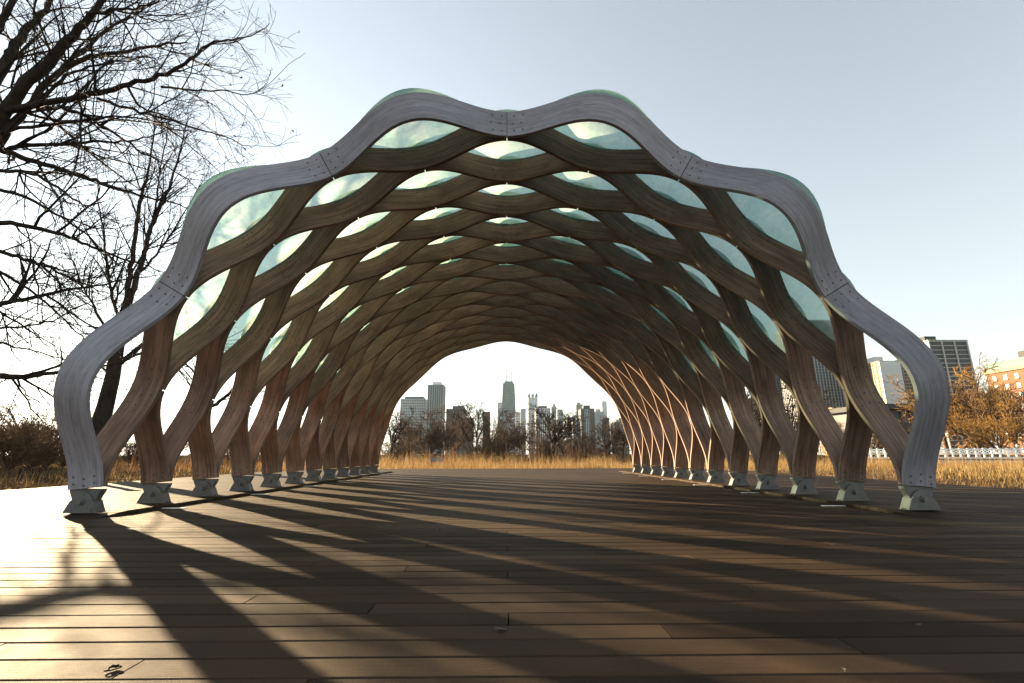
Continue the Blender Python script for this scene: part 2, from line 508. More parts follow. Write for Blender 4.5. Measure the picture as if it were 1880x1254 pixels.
# feet
def foot_meshes():
    zt = .29 - ZS
    up = MB().prism([(-.168, zt - .004), (-.168, zt - .03), (-.128, zt * .56), (-.126, zt * .46), (-.172, .012), (.172, .012), (.126, zt * .46), (.128, zt * .56), (.168, zt - .03), (.168, zt - .004)], .0285, .1055).mesh('shoe')
    arc = [(.112 * math.cos(a), .112 + .100 * math.sin(a)) for a in np.linspace(R(5), R(175), 13)]
    lo_pts = [(-.178, .004), (.178, .004)] + [(.122, zt * .50)] + arc + [(-.122, zt * .50)]
    fr = MB().prism(lo_pts, .004, .0275).mesh('front_plate')
    bk = MB().prism(lo_pts, .1065, .130).mesh('back_plate')
    bs = MB().box(-.19, .19, 0, .134, 0, .0035).mesh('base_plate')
    pn = MB().cone((0, .005, .112), (0, -.008, .112), .036, .035, 18).cone((0, -.007, .112), (0, -.036, .112), .027, .026, 6).mesh('pin')
    return [('shoe', up), ('front_plate', fr), ('back_plate', bk), ('base_plate', bs), ('pin', pn)]
FM = foot_meshes()
for sg in (-1, 1):
    for j in range(NP):
        f = None
        for nm, me in FM:
            o = link('foot' if f is None else nm, me, M['steel'], pav if f is None else f)
            if f is None: f = o; o.location = (sg * 4.546, j * S, ZS)

# ------------------------------------------------------------------ plants: tubes and blades
def tubes(polys, name, k=None):
    """polys: list of (points (n,3), radii (n,)); grouped by length and thickness into one mesh"""
    groups = {}
    for p, r in polys:
        kk = k or (7 if r[0] > .06 else 5 if r[0] > .02 else 3)
        groups.setdefault((len(p), kk), []).append((p, r))
    Vs, Fs, base = [], [], 0
    for (n, kk), L in groups.items():
        P = np.array([q[0] for q in L]); Rr = np.array([q[1] for q in L])
        m = len(L)
        T = np.gradient(P, axis=1); T /= np.linalg.norm(T, axis=2, keepdims=True) + 1e-9
        mean = P[:, -1] - P[:, 0]; mean /= np.linalg.norm(mean, axis=1, keepdims=True) + 1e-9
        ref = np.where(np.abs(mean[:, 2:3]) < .8, np.array([[0, 0, 1.0]]), np.array([[1.0, 0, 0]]))[:, None]
        e1 = np.cross(T, np.broadcast_to(ref, T.shape)); e1 /= np.linalg.norm(e1, axis=2, keepdims=True) + 1e-9
        e2 = np.cross(T, e1)
        an = np.arange(kk) * 2 * math.pi / kk
        V = P[:, :, None] + Rr[:, :, None, None] * (np.cos(an)[:, None] * e1[:, :, None] + np.sin(an)[:, None] * e2[:, :, None])
        Vs.append(V.reshape(-1, 3))
        b = base + (np.arange(m) * n * kk)[:, None, None] + (np.arange(n - 1) * kk)[None, :, None]
        q = np.arange(kk)[None, None]; q1 = (q + 1) % kk
        Fs.append(np.stack([b + q, b + q1, b + kk + q1, b + kk + q], -1).reshape(-1, 4))
        base += m * n * kk
    return mesh_np(name, np.concatenate(Vs), np.concatenate(Fs), smooth=True)

def unit(v): return v / (np.linalg.norm(v) + 1e-9)

def path(rg, start, d, length, n, wob, lift):
    pts = [np.array(start, float)]; d = unit(np.array(d, float)); st = length / (n - 1)
    for _ in range(n - 1):
        d = unit(d + rg.normal(0, wob, 3) + np.array([0, 0, lift]))
        pts.append(pts[-1] + d * st)
    return np.array(pts)

def side_dir(rg, d, ang):
    a = unit(np.cross(d, rg.normal(0, 1, 3)))
    return unit(math.cos(ang) * d + math.sin(ang) * a)

def sprout(rg, out, pts, r0, r1, levels, lv=0):
    """children along a given branch; levels: dicts(count per metre, ang, len, n, wob, lift, rmin)"""
    if lv >= len(levels): return
    L = levels[lv]
    seg = np.linalg.norm(np.diff(pts, axis=0), axis=1); tot = seg.sum(); cum = np.concatenate([[0], np.cumsum(seg)])
    cnt = rg.poisson(L['per'] * tot * (1 - L.get('from', .2)))
    for _ in range(cnt):
        f = rg.uniform(L.get('from', .2), 1.0)
        x = f * tot; i = min(int(np.searchsorted(cum, x)) - 1, len(seg) - 1); i = max(i, 0)
        p = pts[i] + (pts[i + 1] - pts[i]) * ((x - cum[i]) / (seg[i] + 1e-9))
        d = unit(pts[i + 1] - pts[i]); r = r0 + (r1 - r0) * f
        ln = L['len'] * rg.uniform(.5, 1.25) * (1.2 - .75 * f)
        cd_ = side_dir(rg, d, R(L['ang']) * rg.uniform(.65, 1.3))
        if rg.random() < L.get('up', 0): cd_ = unit(cd_ + np.array([0, 0, .5]))
        q = path(rg, p, cd_, ln, L['n'], L['wob'], L['lift'])
        ra = max(min(r * .7, ln * .016), L['rmin']); rb = max(ra * .35, L['rmin'] * .7)
        out.append((q, np.linspace(ra, rb, len(q))))
        sprout(rg, out, q, ra, rb, levels, lv + 1)

def bark(name, a, b):
    m = mat(name, rough=.9, spec=.15)
    t = NT(m); p = t.n('ShaderNodeNewGeometry').outputs['Position']
    c = t.ramp(t.noise(p, 7, 5, .7, (1, 1, .35)), [(.32, a), (.66, b)])
    t.l(c, t.b.inputs['Base Color'])
    t.bump(t.noise(p, 22, 4, .7, (1, 1, .25)), .6, .02)
    return m
M['bark_dark'] = bark('bark_dark', (.016, .013, .011), (.045, .036, .029))
M['bark_brown'] = bark('bark_brown', (.055, .036, .024), (.15, .10, .066))
M['twig_brown'] = bark('twig_brown', (.045, .030, .021), (.12, .078, .052))
M['twig_dark'] = bark('twig_dark', (.015, .012, .010), (.04, .030, .023))
M['twig_orange'] = bark('twig_orange', (.12, .066, .020), (.29, .170, .052))
M['twig_tan'] = bark('twig_tan', (.07, .042, .022), (.17, .105, .055))

# ---- the two bare trees beside the deck on the left: main limbs set out one by one, twigs grown on them
def limbs_tree(name, base, limbs, seed, lab, trunk_pts, trunk_r, lv, lmat, bmat):
    rg = np.random.default_rng(seed)
    root = empty(name, base); tag(root, lab, 'tree', 'bare trees left of the deck')
    b = np.array(base)
    tr = [(np.array(trunk_pts) - b, np.array(trunk_r))]
    link('trunk', tubes(tr, 'trunk', 12), lmat, root)
    big, fine = [], []
    for pts, r0, r1 in limbs:
        p = np.array(pts) - b
        # resample with small wobble
        n = len(p) * 4
        t = np.linspace(0, len(p) - 1, n); i = np.minimum(t.astype(int), len(p) - 2); f = (t - i)[:, None]
        pm, pp = p[np.maximum(i - 1, 0)], p[np.minimum(i + 2, len(p) - 1)]
        q = .5 * (2 * p[i] + (p[i + 1] - pm) * f + (2 * pm - 5 * p[i] + 4 * p[i + 1] - pp) * f**2 + (-pm + 3 * p[i] - 3 * p[i + 1] + pp) * f**3)
        q[1:-1] += rg.normal(0, .014, (n - 2, 3))
        r0, r1 = r0 * .85, r1 * .7
        big.append((q, np.linspace(r0, r1, n)))
        sprout(rg, fine, q, r0, r1, lv)
    link('limbs', tubes(big, 'limbs', 7), lmat, root)
    link('twigs', tubes(fine, 'twigs'), bmat, root)
    tips = np.array([p[-1] for p, r in fine if len(p) == 4])
    tips = tips[rg.choice(len(tips), min(len(tips), 420), replace=False)]
    q = rg.normal(0, 1, (len(tips), 2, 3)); q /= np.linalg.norm(q, axis=2, keepdims=True)
    sz = rg.uniform(.015, .038, (len(tips), 1))
    LVt = np.stack([tips, tips + q[:, 0] * sz, tips + q[:, 0] * sz * 1.6 + q[:, 1] * sz * .5, tips + q[:, 1] * sz * .9], 1).reshape(-1, 3)
    tag(link('dead_leaves', mesh_np('dead_leaves', LVt, np.arange(len(LVt)).reshape(-1, 4)), bmat, root), kind='stuff')
    return len(fine)
LV = [dict(per=4.6, ang=48, len=1.6, n=7, wob=.13, lift=.03, rmin=.0055, **{'from': .12}),
      dict(per=5.6, ang=45, len=.85, n=5, wob=.13, lift=.02, rmin=.0042),
      dict(per=5.2, ang=42, len=.42, n=4, wob=.13, lift=.01, rmin=.0033)]
T1 = np.array([-11.4, 2.6, GZ])
def L_(pts, ys, r0, r1):
    return ([at(u, v, y) for (u, v), y in zip(pts, np.linspace(ys[0], ys[1], len(pts)))], r0, r1)
limbs1 = [
    L_([(-70, 330), (0, 215), (44, 160), (92, 112), (132, 68), (160, 36), (195, -10), (250, -90)], (2.6, 2.0), .15, .05),
    L_([(-60, 230), (0, 132), (24, 92), (44, 60), (72, 32), (96, -5), (140, -80)], (2.6, 3.2), .13, .05),
    L_([(-70, 350), (0, 258), (46, 203), (90, 148), (150, 112), (220, 95), (300, 82), (345, 78)], (2.6, 3.0), .11, .018),
    L_([(-40, 215), (0, 207), (60, 195), (120, 183), (180, 171), (240, 153), (300, 137), (340, 115), (372, 87), (404, 75), (444, 71), (495, 43)], (2.6, 1.6), .085, .008),
    L_([(-50, 285), (0, 275), (60, 267), (120, 265), (176, 261), (223, 259), (280, 249), (310, 235)], (2.6, 3.4), .06, .01),
    L_([(-60, 262), (0, 275), (60, 295), (112, 311), (160, 327), (207, 343), (260, 359), (320, 373), (342, 380)], (2.6, 3.6), .075, .012),
    L_([(-50, 300), (0, 315), (60, 319), (112, 351), (156, 377), (190, 370)], (2.6, 2.0), .05, .01),
    L_([(-50, 398), (0, 407), (60, 417), (120, 433), (168, 453), (223, 475), (256, 483), (300, 500)], (2.6, 4.4), .065, .012),
    L_([(-60, 450), (0, 462), (60, 479), (100, 498), (150, 520), (200, 540)], (2.6, 4.0), .055, .012),
    L_([(108, 195), (160, 215), (207, 243), (260, 279), (320, 315), (350, 335)], (2.3, 2.6), .04, .008),
    L_([(180, 181), (240, 199), (300, 217), (360, 235), (420, 255), (463, 273)], (2.0, 1.5), .035, .006),
    L_([(296, 160), (360, 167), (400, 167), (458, 173), (490, 160)], (1.9, 1.5), .025, .005),
    L_([(160, 24), (216, 20), (260, 12), (304, -4)], (2.1, 1.7), .045, .012),
    L_([(216, 20), (260, 32), (304, 38), (350, 30)], (1.9, 1.5), .025, .007),
    L_([(-60, 565), (26, 555), (88, 540), (145, 529), (219, 516), (290, 505)], (2.6, 5.4), .06, .012),
    L_([(-60, 690), (0, 691), (60, 690), (105, 684), (190, 672), (260, 650)], (2.6, 6.2), .085, .02),
    L_([(-60, 618), (0, 630), (57, 643), (110, 658), (170, 680)], (2.6, 5.2), .03, .008),
    L_([(-60, 120), (-10, 60), (20, 10), (60, -60)], (2.6, 2.2), .10, .05),
    L_([(90, 150), (130, 110), (190, 60), (250, 20), (320, -20)], (2.6, 3.4), .05, .015),
    L_([(-40, 540), (20, 585), (70, 620), (120, 660)], (2.6, 5.0), .03, .006),
    L_([(-40, 340), (40, 360), (110, 395), (170, 440), (230, 500)], (2.6, 3.4), .045, .008),
    L_([(-40, 250), (50, 235), (130, 225), (210, 215), (290, 222), (350, 240)], (2.6, 2.2), .045, .007),
    L_([(-50, 480), (20, 510), (90, 560), (140, 610), (180, 660)], (2.6, 4.6), .04, .008),
    L_([(60, 195), (110, 150), (170, 120), (240, 110), (310, 100)], (2.4, 2.0), .04, .008),
    L_([(-40, 600), (30, 600), (90, 590), (150, 560), (210, 545)], (2.6, 4.8), .03, .006),
]
trk1 = [T1 + (0, 0, -.2), T1 + (.02, .02, 1.2), at(-75, 520, 2.6), at(-72, 380, 2.6), at(-66, 240, 2.6), at(-62, 120, 2.6), at(-50, -60, 2.5)]
# the trunk leans so that it meets the limbs
trk1[0] = np.array([trk1[2][0] - .25, 2.6, GZ - .1]); trk1[1] = np.array([trk1[2][0] - .1, 2.6, 1.3])
n1 = limbs_tree('bare_tree', (float(trk1[0][0]), 2.6, GZ), limbs1, 11, 'large dark bare tree whose branches reach in from the left edge of the picture',
                trk1, [.42, .34, .30, .27, .23, .18, .12], LV, M['bark_dark'], M['twig_dark'])
Y2 = 8.6
limbs2 = [
    L_([(228, 580), (239, 500), (247, 440), (255, 379), (268, 330), (275, 299), (283, 239), (290, 190)], (Y2, 8.0), .095, .014),
    L_([(236, 548), (255, 500), (268, 455), (279, 415), (300, 368), (315, 331), (330, 280), (339, 239), (345, 215)], (Y2, 9.0), .105, .012),
    L_([(275, 430), (282, 399), (290, 350), (295, 311), (307, 239), (310, 200)], (8.8, 8.2), .05, .009),
    L_([(210, 672), (236, 655), (262, 632), (290, 600), (330, 560), (372, 500)], (Y2, 9.6), .11, .02),
    L_([(250, 640), (300, 628), (345, 640), (400, 628), (460, 600)], (Y2, 10.4), .06, .012),
    L_([(214, 640), (190, 600), (170, 560), (140, 500), (120, 440)], (Y2, 8.0), .06, .012),
    L_([(222, 600), (205, 540), (196, 480), (190, 420), (180, 360), (176, 300)], (Y2, 8.4), .06, .010),
    L_([(250, 510), (285, 470), (320, 420), (350, 370), (380, 320)], (8.7, 9.6), .05, .008),
    L_([(205, 690), (180, 668), (150, 640), (120, 625)], (Y2, 9.0), .04, .01),
    L_([(262, 632), (300, 650), (340, 690), (372, 720)], (9.0, 9.6), .04, .01),
]
LV2 = [dict(per=4.6, ang=36, len=1.5, n=6, wob=.10, lift=.06, rmin=.0062, **{'from': .1}),
       dict(per=4.4, ang=40, len=.82, n=5, wob=.12, lift=.04, rmin=.0045),
       dict(per=3.6, ang=42, len=.4, n=4, wob=.12, lift=.03, rmin=.0036)]
b2 = at(176, 842, Y2)
trk2 = [np.array([b2[0], Y2, GZ - .1]), at(181, 790, Y2), at(195, 740, Y2), at(207, 690, Y2), at(215, 640, Y2), at(225, 590, Y2), at(240, 535, Y2)]
n2 = limbs_tree('bare_tree', (float(b2[0]), Y2, GZ), limbs2, 21, 'upright bare tree with a forked trunk seen through the left front leg of the pavilion',
                trk2, [.30, .24, .205, .185, .17, .15, .11], LV2, M['bark_dark'], M['twig_dark'])
Y3 = 13.5
b3 = at(378, 850, Y3)
limbs3 = [L_([(362, 760), (362, 710), (370, 665), (352, 620), (340, 560)], (Y3, 13), .12, .03), L_([(366, 752), (395, 742), (430, 715), (470, 690), (520, 640)], (Y3, 14), .11, .03),
          L_([(364, 690), (330, 660), (300, 655), (280, 640)], (Y3, 13), .05, .012), L_([(430, 715), (460, 722), (500, 715)], (Y3, 13.5), .04, .012)]
limbs_tree('bare_tree', (float(b3[0]), Y3, GZ), limbs3, 31, 'thick limbed bare tree seen behind the left side legs of the pavilion',
           [np.array([b3[0], Y3, GZ - .1]), at(372, 800, Y3), at(366, 752, Y3), at(362, 700, Y3)], [.30, .25, .22, .13], LV2, M['bark_dark'], M['twig_dark'])

# ---- trees across the park: five grown shapes, each unit height, used again turned and scaled
def grow_tree(seed, trunk, fork, levels, lean=.05, top=1.0, spread=40, stems=1):
    rg = np.random.default_rng(seed)
    tr, big, out = [], [], []
    for st in range(stems):
        d0 = unit(np.array([rg.normal(0, lean + .2 * (stems > 1)), rg.normal(0, lean + .2 * (stems > 1)), 1]))
        p = path(rg, (0, 0, -.02), d0, trunk, 6, .05, .05)
        tr.append((p, np.linspace(.024 / math.sqrt(stems), .016 / math.sqrt(stems), 6)))
        for i in range(fork):
            az = rg.uniform(0, 2 * math.pi) if fork > 3 else i * 2 * math.pi / fork + rg.uniform(-.5, .5)
            an = R(spread) * rg.uniform(.35, 1.2)
            d = np.array([math.sin(an) * math.cos(az), math.sin(an) * math.sin(az), math.cos(an)])
            s0 = p[-1] if i < 3 else p[rg.integers(3, 6)]
            q = path(rg, s0, d, (top - trunk) * rg.uniform(.7, 1.15), 9, .11, .05)
            tr.append((q, np.linspace(.0125, .0032, 9)))
            sprout(rg, out, q, .011, .003, levels)
    top_z = np.percentile(np.concatenate([p[:, 2] for p, r in out]), 99.7)
    g = lambda L: [(p / top_z, r / top_z) for p, r in L]
    return tubes(g(tr), 'trunk', 6), tubes(g(out), 'crown', 3), len(out)
def LVu(per, ln, rmin, ang=45, lift=.04):
    return [dict(per=per[0], ang=ang, len=ln[0], n=6, wob=.14, lift=lift, rmin=rmin * 1.5, **{'from': .15}),
            dict(per=per[1], ang=ang, len=ln[1], n=4, wob=.15, lift=lift, rmin=rmin),
            dict(per=per[2], ang=ang, len=ln[2], n=3, wob=.15, lift=lift, rmin=rmin * .8)]
VAR = {
    'oak': grow_tree(1, .30, 10, LVu((22, 28, 26), (.30, .15, .08), .0030), spread=62),
    'vase': grow_tree(2, .34, 4, LVu((18, 24, 26), (.24, .14, .08), .0030), spread=34),
    'round': grow_tree(3, .22, 8, LVu((22, 28, 26), (.28, .15, .085), .0030), spread=55),
    'bush': grow_tree(4, .10, 9, LVu((20, 26, 26), (.30, .16, .09), .0032), spread=58, stems=2),
    'tall': grow_tree(5, .30, 7, LVu((22, 28, 26), (.22, .12, .07), .0030), spread=30),
    'willow': grow_tree(6, .22, 9, LVu((26, 34, 30), (.30, .17, .10), .0030, lift=-.02), spread=60),
}
def park_tree(var, u, vtop, y, lab, crown, trunk='bark_brown', group='bare trees across the park', rz=None, wide=1.0, z0=GZ - .06):
    p = at(u, 834, y); h = at(u, vtop, y)[2] - z0
    tm, cm, _ = VAR[var]
    root = empty('bare_tree', (p[0], y, z0), random.uniform(0, 6.28) if rz is None else rz)
    root.scale = (h * wide, h * wide, h)
    tag(root, lab, 'tree', group)
    for nm, me, mt in (('trunk', tm, trunk), ('crown', cm, crown)):
        o = bpy.data.objects.new(nm, me); COL.objects.link(o); o.parent = root
        if not me.materials: me.materials.append(M[mt])
        o.material_slots[0].link = 'OBJECT'; o.material_slots[0].material = M[mt]
    return root
TB, TD = 'twig_brown', 'twig_dark'
PT = [
    ('tall', 716, 742, 40, 'narrow dark bare tree next to the far left foot of the pavilion', TD, 'bark_dark'),
    ('round', 752, 752, 62, 'brown bare tree in front of the pale low apartment block, left of centre', TB),
    ('bush', 785, 768, 55, 'low bushy brown tree below the dark tower left of centre', TB),
    ('round', 812, 748, 66, 'brown bare tree at the right foot of the dark tower', TB),
    ('round', 842, 738, 74, 'brown tree rising before the low brown block left of the forked tree', TB),
    ('vase', 872, 732, 52, 'dark bare tree forked like a Y standing against white sky', TD, 'bark_dark'),
    ('tall', 903, 748, 70, 'thin dark bare tree just right of the forked tree', TD, 'bark_dark'),
    ('bush', 925, 772, 58, 'low brown thicket tree below the tapering black tower', TB),
    ('round', 958, 752, 50, 'reddish brown round bare tree right of the tapering tower', TB),
    ('round', 985, 772, 76, 'brown bare tree behind the reddish round tree', TB),
    ('oak', 1014, 744, 56, 'wide spreading dark bare tree standing right of centre', TD, 'bark_dark'),
    ('bush', 1045, 796, 52, 'low brown bush tree right of the wide spreading tree', TB),
    ('bush', 1078, 803, 60, 'low brown tree below the brown and white tower', TB),
    ('oak', 1112, 776, 64, 'dark bare tree right of the brown and white tower', TD, 'bark_dark'),
    ('round', 1142, 762, 48, 'brown bare tree next to the far right foot of the pavilion', TB),
    ('bush', 735, 800, 44, 'low brown bush tree beside the narrow dark tree', TB),
    ('bush', 893, 800, 48, 'low brown bush tree at the foot of the forked tree', TB),
    ('bush', 1000, 804, 46, 'low brown bush tree at the foot of the wide spreading tree', TB),
    ('tall', 1396, 700, 46, 'thin dark bare tree seen between the right side legs of the pavilion', TD, 'bark_dark'),
    ('round', 1452, 705, 52, 'fine twigged bare tree seen behind the right side legs, next to the striped tower', TD, 'bark_dark'),
    ('willow', 1802, 668, 62, 'golden orange bare tree right of the pavilion', 'twig_orange', 'bark_brown'),
    ('round', 1862, 690, 58, 'tan bare tree in front of the orange brick building', 'twig_tan'),
    ('tall', 1742, 676, 66, 'slim orange brown bare tree between the gridded tower and the right front leg', 'twig_orange'),
    ('oak', 1940, 680, 60, 'tan bare tree cut off by the right edge of the picture', 'twig_tan'),
    ('willow', 1840, 735, 54, 'low orange bare tree right of the golden tree behind the white railing', 'twig_orange'),
    ('bush', 1600, 770, 62, 'low brown tree seen through the right front opening of the pavilion', TB),
    ('bush', 1660, 768, 58, 'brown tree behind the lower right front leg', TB),
    ('round', 1545, 775, 66, 'brown tree behind the second right leg', TB),
    ('round', 40, 735, 30, 'brown bushy tree at the left edge behind the deck', 'twig_tan'),
    ('bush', 88, 760, 24, 'low brown bush beside the left front leg', 'twig_tan'),
    ('bush', -10, 755, 20, 'low tangled bush cut off by the left edge', 'twig_tan'),
    ('bush', 300, 770, 36, 'low brown bush seen between the first two left legs', 'twig_tan'),
    ('bush', 470, 790, 30, 'low brown bush seen between the rear left legs', TB),
    ('bush', 20, 752, 17, 'tangled brown bush behind the deck at the left edge, below the sun', 'twig_tan'),
    ('bush', 62, 778, 20, 'round brown bush left of the left front leg', 'twig_tan'),
    ('bush', 120, 790, 26, 'brown bush hidden partly by the left front leg', TB),
    ('bush', 250, 800, 28, 'low brown bush left of the second left foot', TB),
    ('bush', 415, 800, 25, 'russet bush seen between the third and fourth left feet', 'twig_tan'),
    ('round', 150, 748, 44, 'far bare tree behind the left front leg', TB),
]
for a in PT:
    var, u, v, y, lab, cr = a[:6]
    park_tree(var, u, v, y, lab, cr, a[6] if len(a) > 6 else 'bark_brown', wide=1.25 if var in ('bush', 'oak') else .8 if var == 'willow' else 1.1)

# ---- undergrowth and dry grass
def blades(n, xy, hmin, hmax, w, seed, lean=.25, seg=3, taper=.15, hmul=1.0):
    """tapering bent blades; xy (n,2) -> mesh arrays"""
    rg = np.random.default_rng(seed)
    h = rg.uniform(hmin, hmax, n) * np.clip(rg.normal(1, .18, n), .5, 1.5) * hmul
    az = rg.uniform(0, 2 * math.pi, n); fa = rg.uniform(0, 2 * math.pi, n)
    b = lean * np.abs(rg.normal(0, 1, n)) * h
    t = np.linspace(0, 1, seg + 1)
    cx = xy[:, 0, None] + np.cos(az)[:, None] * b[:, None] * t**1.8
    cy = xy[:, 1, None] + np.sin(az)[:, None] * b[:, None] * t**1.8
    cz = h[:, None] * t * (1 - .12 * t * np.minimum(1, (b / h))[:, None])
    ww = w * rg.uniform(.6, 1.4, n)[:, None] * (1 - (1 - taper) * t)
    dx, dy = np.cos(fa)[:, None] * ww / 2, np.sin(fa)[:, None] * ww / 2
    V = np.stack([np.stack([cx - dx, cy - dy, cz], -1), np.stack([cx + dx, cy + dy, cz], -1)], 2)      # n, seg+1, 2, 3
    b0 = (np.arange(n) * (seg + 1) * 2)[:, None] + (np.arange(seg) * 2)[None]
    F = np.stack([b0, b0 + 1, b0 + 3, b0 + 2], -1).reshape(-1, 4)
    return V.reshape(-1, 3), F
def straw(name, stops):
    m = mat(name, rough=.7, spec=.2)
    t = NT(m); g = t.n('ShaderNodeNewGeometry')
    c = t.ramp(g.outputs['Random Per Island'], stops)
    t.l(c, t.b.inputs['Base Color'])
    tl = t.n('ShaderNodeBsdfTranslucent'); t.l(c, tl.inputs[0])
    ms = t.n('ShaderNodeMixShader'); ms.inputs[0].default_value = .35
    t.l(t.b.outputs[0], ms.inputs[1]); t.l(tl.outputs[0], ms.inputs[2]); t.l(ms.outputs[0], t.o.inputs['Surface'])
    return m
M['straw'] = straw('straw', [(0, (.08, .042, .017)), (.3, (.24, .14, .046)), (.65, (.38, .25, .09)), (.9, (.47, .34, .15)), (1, (.55, .45, .25))])
M['russet'] = straw('russet', [(0, (.10, .05, .028)), (.5, (.20, .10, .05)), (1, (.32, .17, .08))])
M['brush'] = straw('brush', [(0, (.045, .03, .02)), (.6, (.11, .07, .045)), (1, (.20, .13, .08))])
M['scrub'] = straw('scrub', [(0, (.012, .009, .006)), (.6, (.045, .030, .018)), (1, (.11, .078, .040))])
def scatter(rg, n, x0, x1, y0, y1, clump=.0, thr=None):
    P = np.stack([rg.uniform(x0, x1, n), rg.uniform(y0, y1, n)], 1)
    return P
def density(P, sc_, seed):
    """cheap value noise for clumps"""
    rg = np.random.default_rng(seed)
    tab = rg.random((64, 64))
    q = P / sc_
    i = np.floor(q).astype(int); f = q - i; f = f * f * (3 - 2 * f)
    g = lambda a, b: tab[(i[:, 0] + a) % 64, (i[:, 1] + b) % 64]
    return (g(0, 0) * (1 - f[:, 0]) + g(1, 0) * f[:, 0]) * (1 - f[:, 1]) + (g(0, 1) * (1 - f[:, 0]) + g(1, 1) * f[:, 0]) * f[:, 1]
def field(name, mt, lab, n, x0, x1, y0, y1, hmin, hmax, w, seed, keep=None, clump=1.6, **kw):
    rg = np.random.default_rng(seed)
    P = scatter(rg, n, x0, x1, y0, y1)
    if keep is not None: P = P[keep(P, rg)]
    hm = .22 + 1.9 * density(P, clump, seed + 2) ** 1.6 * (.5 + .8 * density(P, clump * .33, seed + 3))
    V, F = blades(len(P), P, hmin, hmax, w, seed + 1, hmul=hm, **kw)
    V[:, 2] += GZ - .06
    o = link(name, mesh_np(name, V, F), M[mt])
    tag(o, lab, 'grass' if 'grass' in name else 'undergrowth', kind='stuff')
    return o
# behind the deck, in clumps
def kb(P, rg):
    d = density(P, 2.2, 3); return (d + .25 * rg.random(len(P)) > .42 + .12 * (P[:, 0] < -3.5)) & (P[:, 1] > 17.5 + .5 * density(P * [1, 0], .8, 9))
field('dry_grass', 'straw', 'golden dry prairie grass along the far end of the deck', 34000, -16, 22, 17.4, 28, .26, .62, .011, 41, kb, lean=.6)
def kr(P, rg):
    return (density(P, 3.0, 8) + .35 * rg.random(len(P)) > .45) & ~((np.abs(P[:, 0]) < XE + .1) & (P[:, 1] < 17.4))
field('russet_grass', 'russet', 'russet brown seed heads and stems mixed into the grass', 14000, -22, 30, 17.6, 36, .30, .80, .012, 47, kr, lean=.2)
# right of the deck: straw slope up to the railing
def kright(P, rg):
    return (P[:, 0] > XE + .35 + .3 * rg.random(len(P))) & (density(P, 1.7, 5) + .5 * rg.random(len(P)) > .36)
field('dry_grass', 'straw', 'golden dry grass on the bank right of the deck', 56000, 9.2, 50, 1.0, 36, .12, .52, .011, 51, kright, clump=2.4, lean=.6)
field('russet_grass', 'brush', 'dark matted stems along the right edge of the deck', 14000, 9.0, 13.0, 0.0, 16, .06, .26, .012, 53, lambda P, rg: density(P, .9, 15) + .4 * rg.random(len(P)) > .5, lean=.9)
# left of the deck: short scrub, leaf litter
def kleft(P, rg):
    return (P[:, 0] < -XE - .3) & (density(P, 2.0, 6) + .4 * rg.random(len(P)) > .55)
field('dry_grass', 'straw', 'patchy yellow grass left of the deck', 12000, -40, -11.5, 9, 40, .05, .18, .014, 61, kleft, lean=.6)
field('russet_grass', 'scrub', 'brown scrub stems left of the deck', 22000, -34, -9.4, 2, 34, .06, .42, .014, 63, lambda P, rg: density(P, 3.1, 16) + .4 * rg.random(len(P)) + np.clip(-P[:, 0] - 10, 0, 6) * .03 > .55, lean=.5)
# brushy thicket below the far trees
_light = grow_tree(9, .06, 8, LVu((10, 12, 9), (.34, .2, .11), .0042)[:3], spread=62, stems=2)[1]
_lv = np.zeros(len(_light.vertices) * 3, np.float32); _light.vertices.foreach_get('co', _lv); _lv = _lv.reshape(-1, 3)
_lf = np.zeros(len(_light.loops), np.int32); _light.loops.foreach_get('vertex_index', _lf); _lf = _lf.reshape(-1, 4)
rg_ = np.random.default_rng(72); tv, tf = [], []
for k in range(48):
    y_ = rg_.uniform(38, 85); x_ = at(rg_.uniform(560, 1560), 834, y_)[0]; h_ = rg_.uniform(1.3, 3.4); a_ = rg_.uniform(0, 6.28); w_ = h_ * rg_.uniform(1.0, 1.6)
    c_, s_ = math.cos(a_), math.sin(a_)
    tv.append(np.stack([(_lv[:, 0] * c_ - _lv[:, 1] * s_) * w_ + x_, (_lv[:, 0] * s_ + _lv[:, 1] * c_) * w_ + y_, _lv[:, 2] * h_ + GZ - .06], 1))
    tf.append(_lf + k * len(_lv))
tag(link('thicket', mesh_np('thicket', np.concatenate(tv), np.concatenate(tf), smooth=True), M['twig_brown']), 'dense brown thicket below the trees across the park', 'undergrowth', kind='stuff')
def litter():
    rg = np.random.default_rng(77); n = 5000
    P = np.stack([rg.uniform(-26, -9.05, n), rg.uniform(0, 22, n)], 1)
    a = rg.uniform(0, 6.28, n); r = rg.uniform(.02, .05, n); z = GZ - .055 + rg.uniform(0, .04, n)
    V = np.zeros((n, 4, 3))
    for k in range(4):
        an = a + k * math.pi / 2
        V[:, k, 0] = P[:, 0] + r * np.cos(an) * (1 if k % 2 else .5); V[:, k, 1] = P[:, 1] + r * np.sin(an) * (1 if k % 2 else .5)
        V[:, k, 2] = z + rg.uniform(-.012, .02, n)
    F = np.arange(n * 4).reshape(n, 4)
    tag(link('leaf_litter', mesh_np('leaf_litter', V.reshape(-1, 3), F), M['leaf']), 'fallen dry leaves on the ground left of the deck', 'leaves', kind='stuff')
M['leaf'] = straw('leaf', [(0, (.05, .032, .02)), (.6, (.13, .08, .04)), (1, (.28, .21, .13))])
litter()

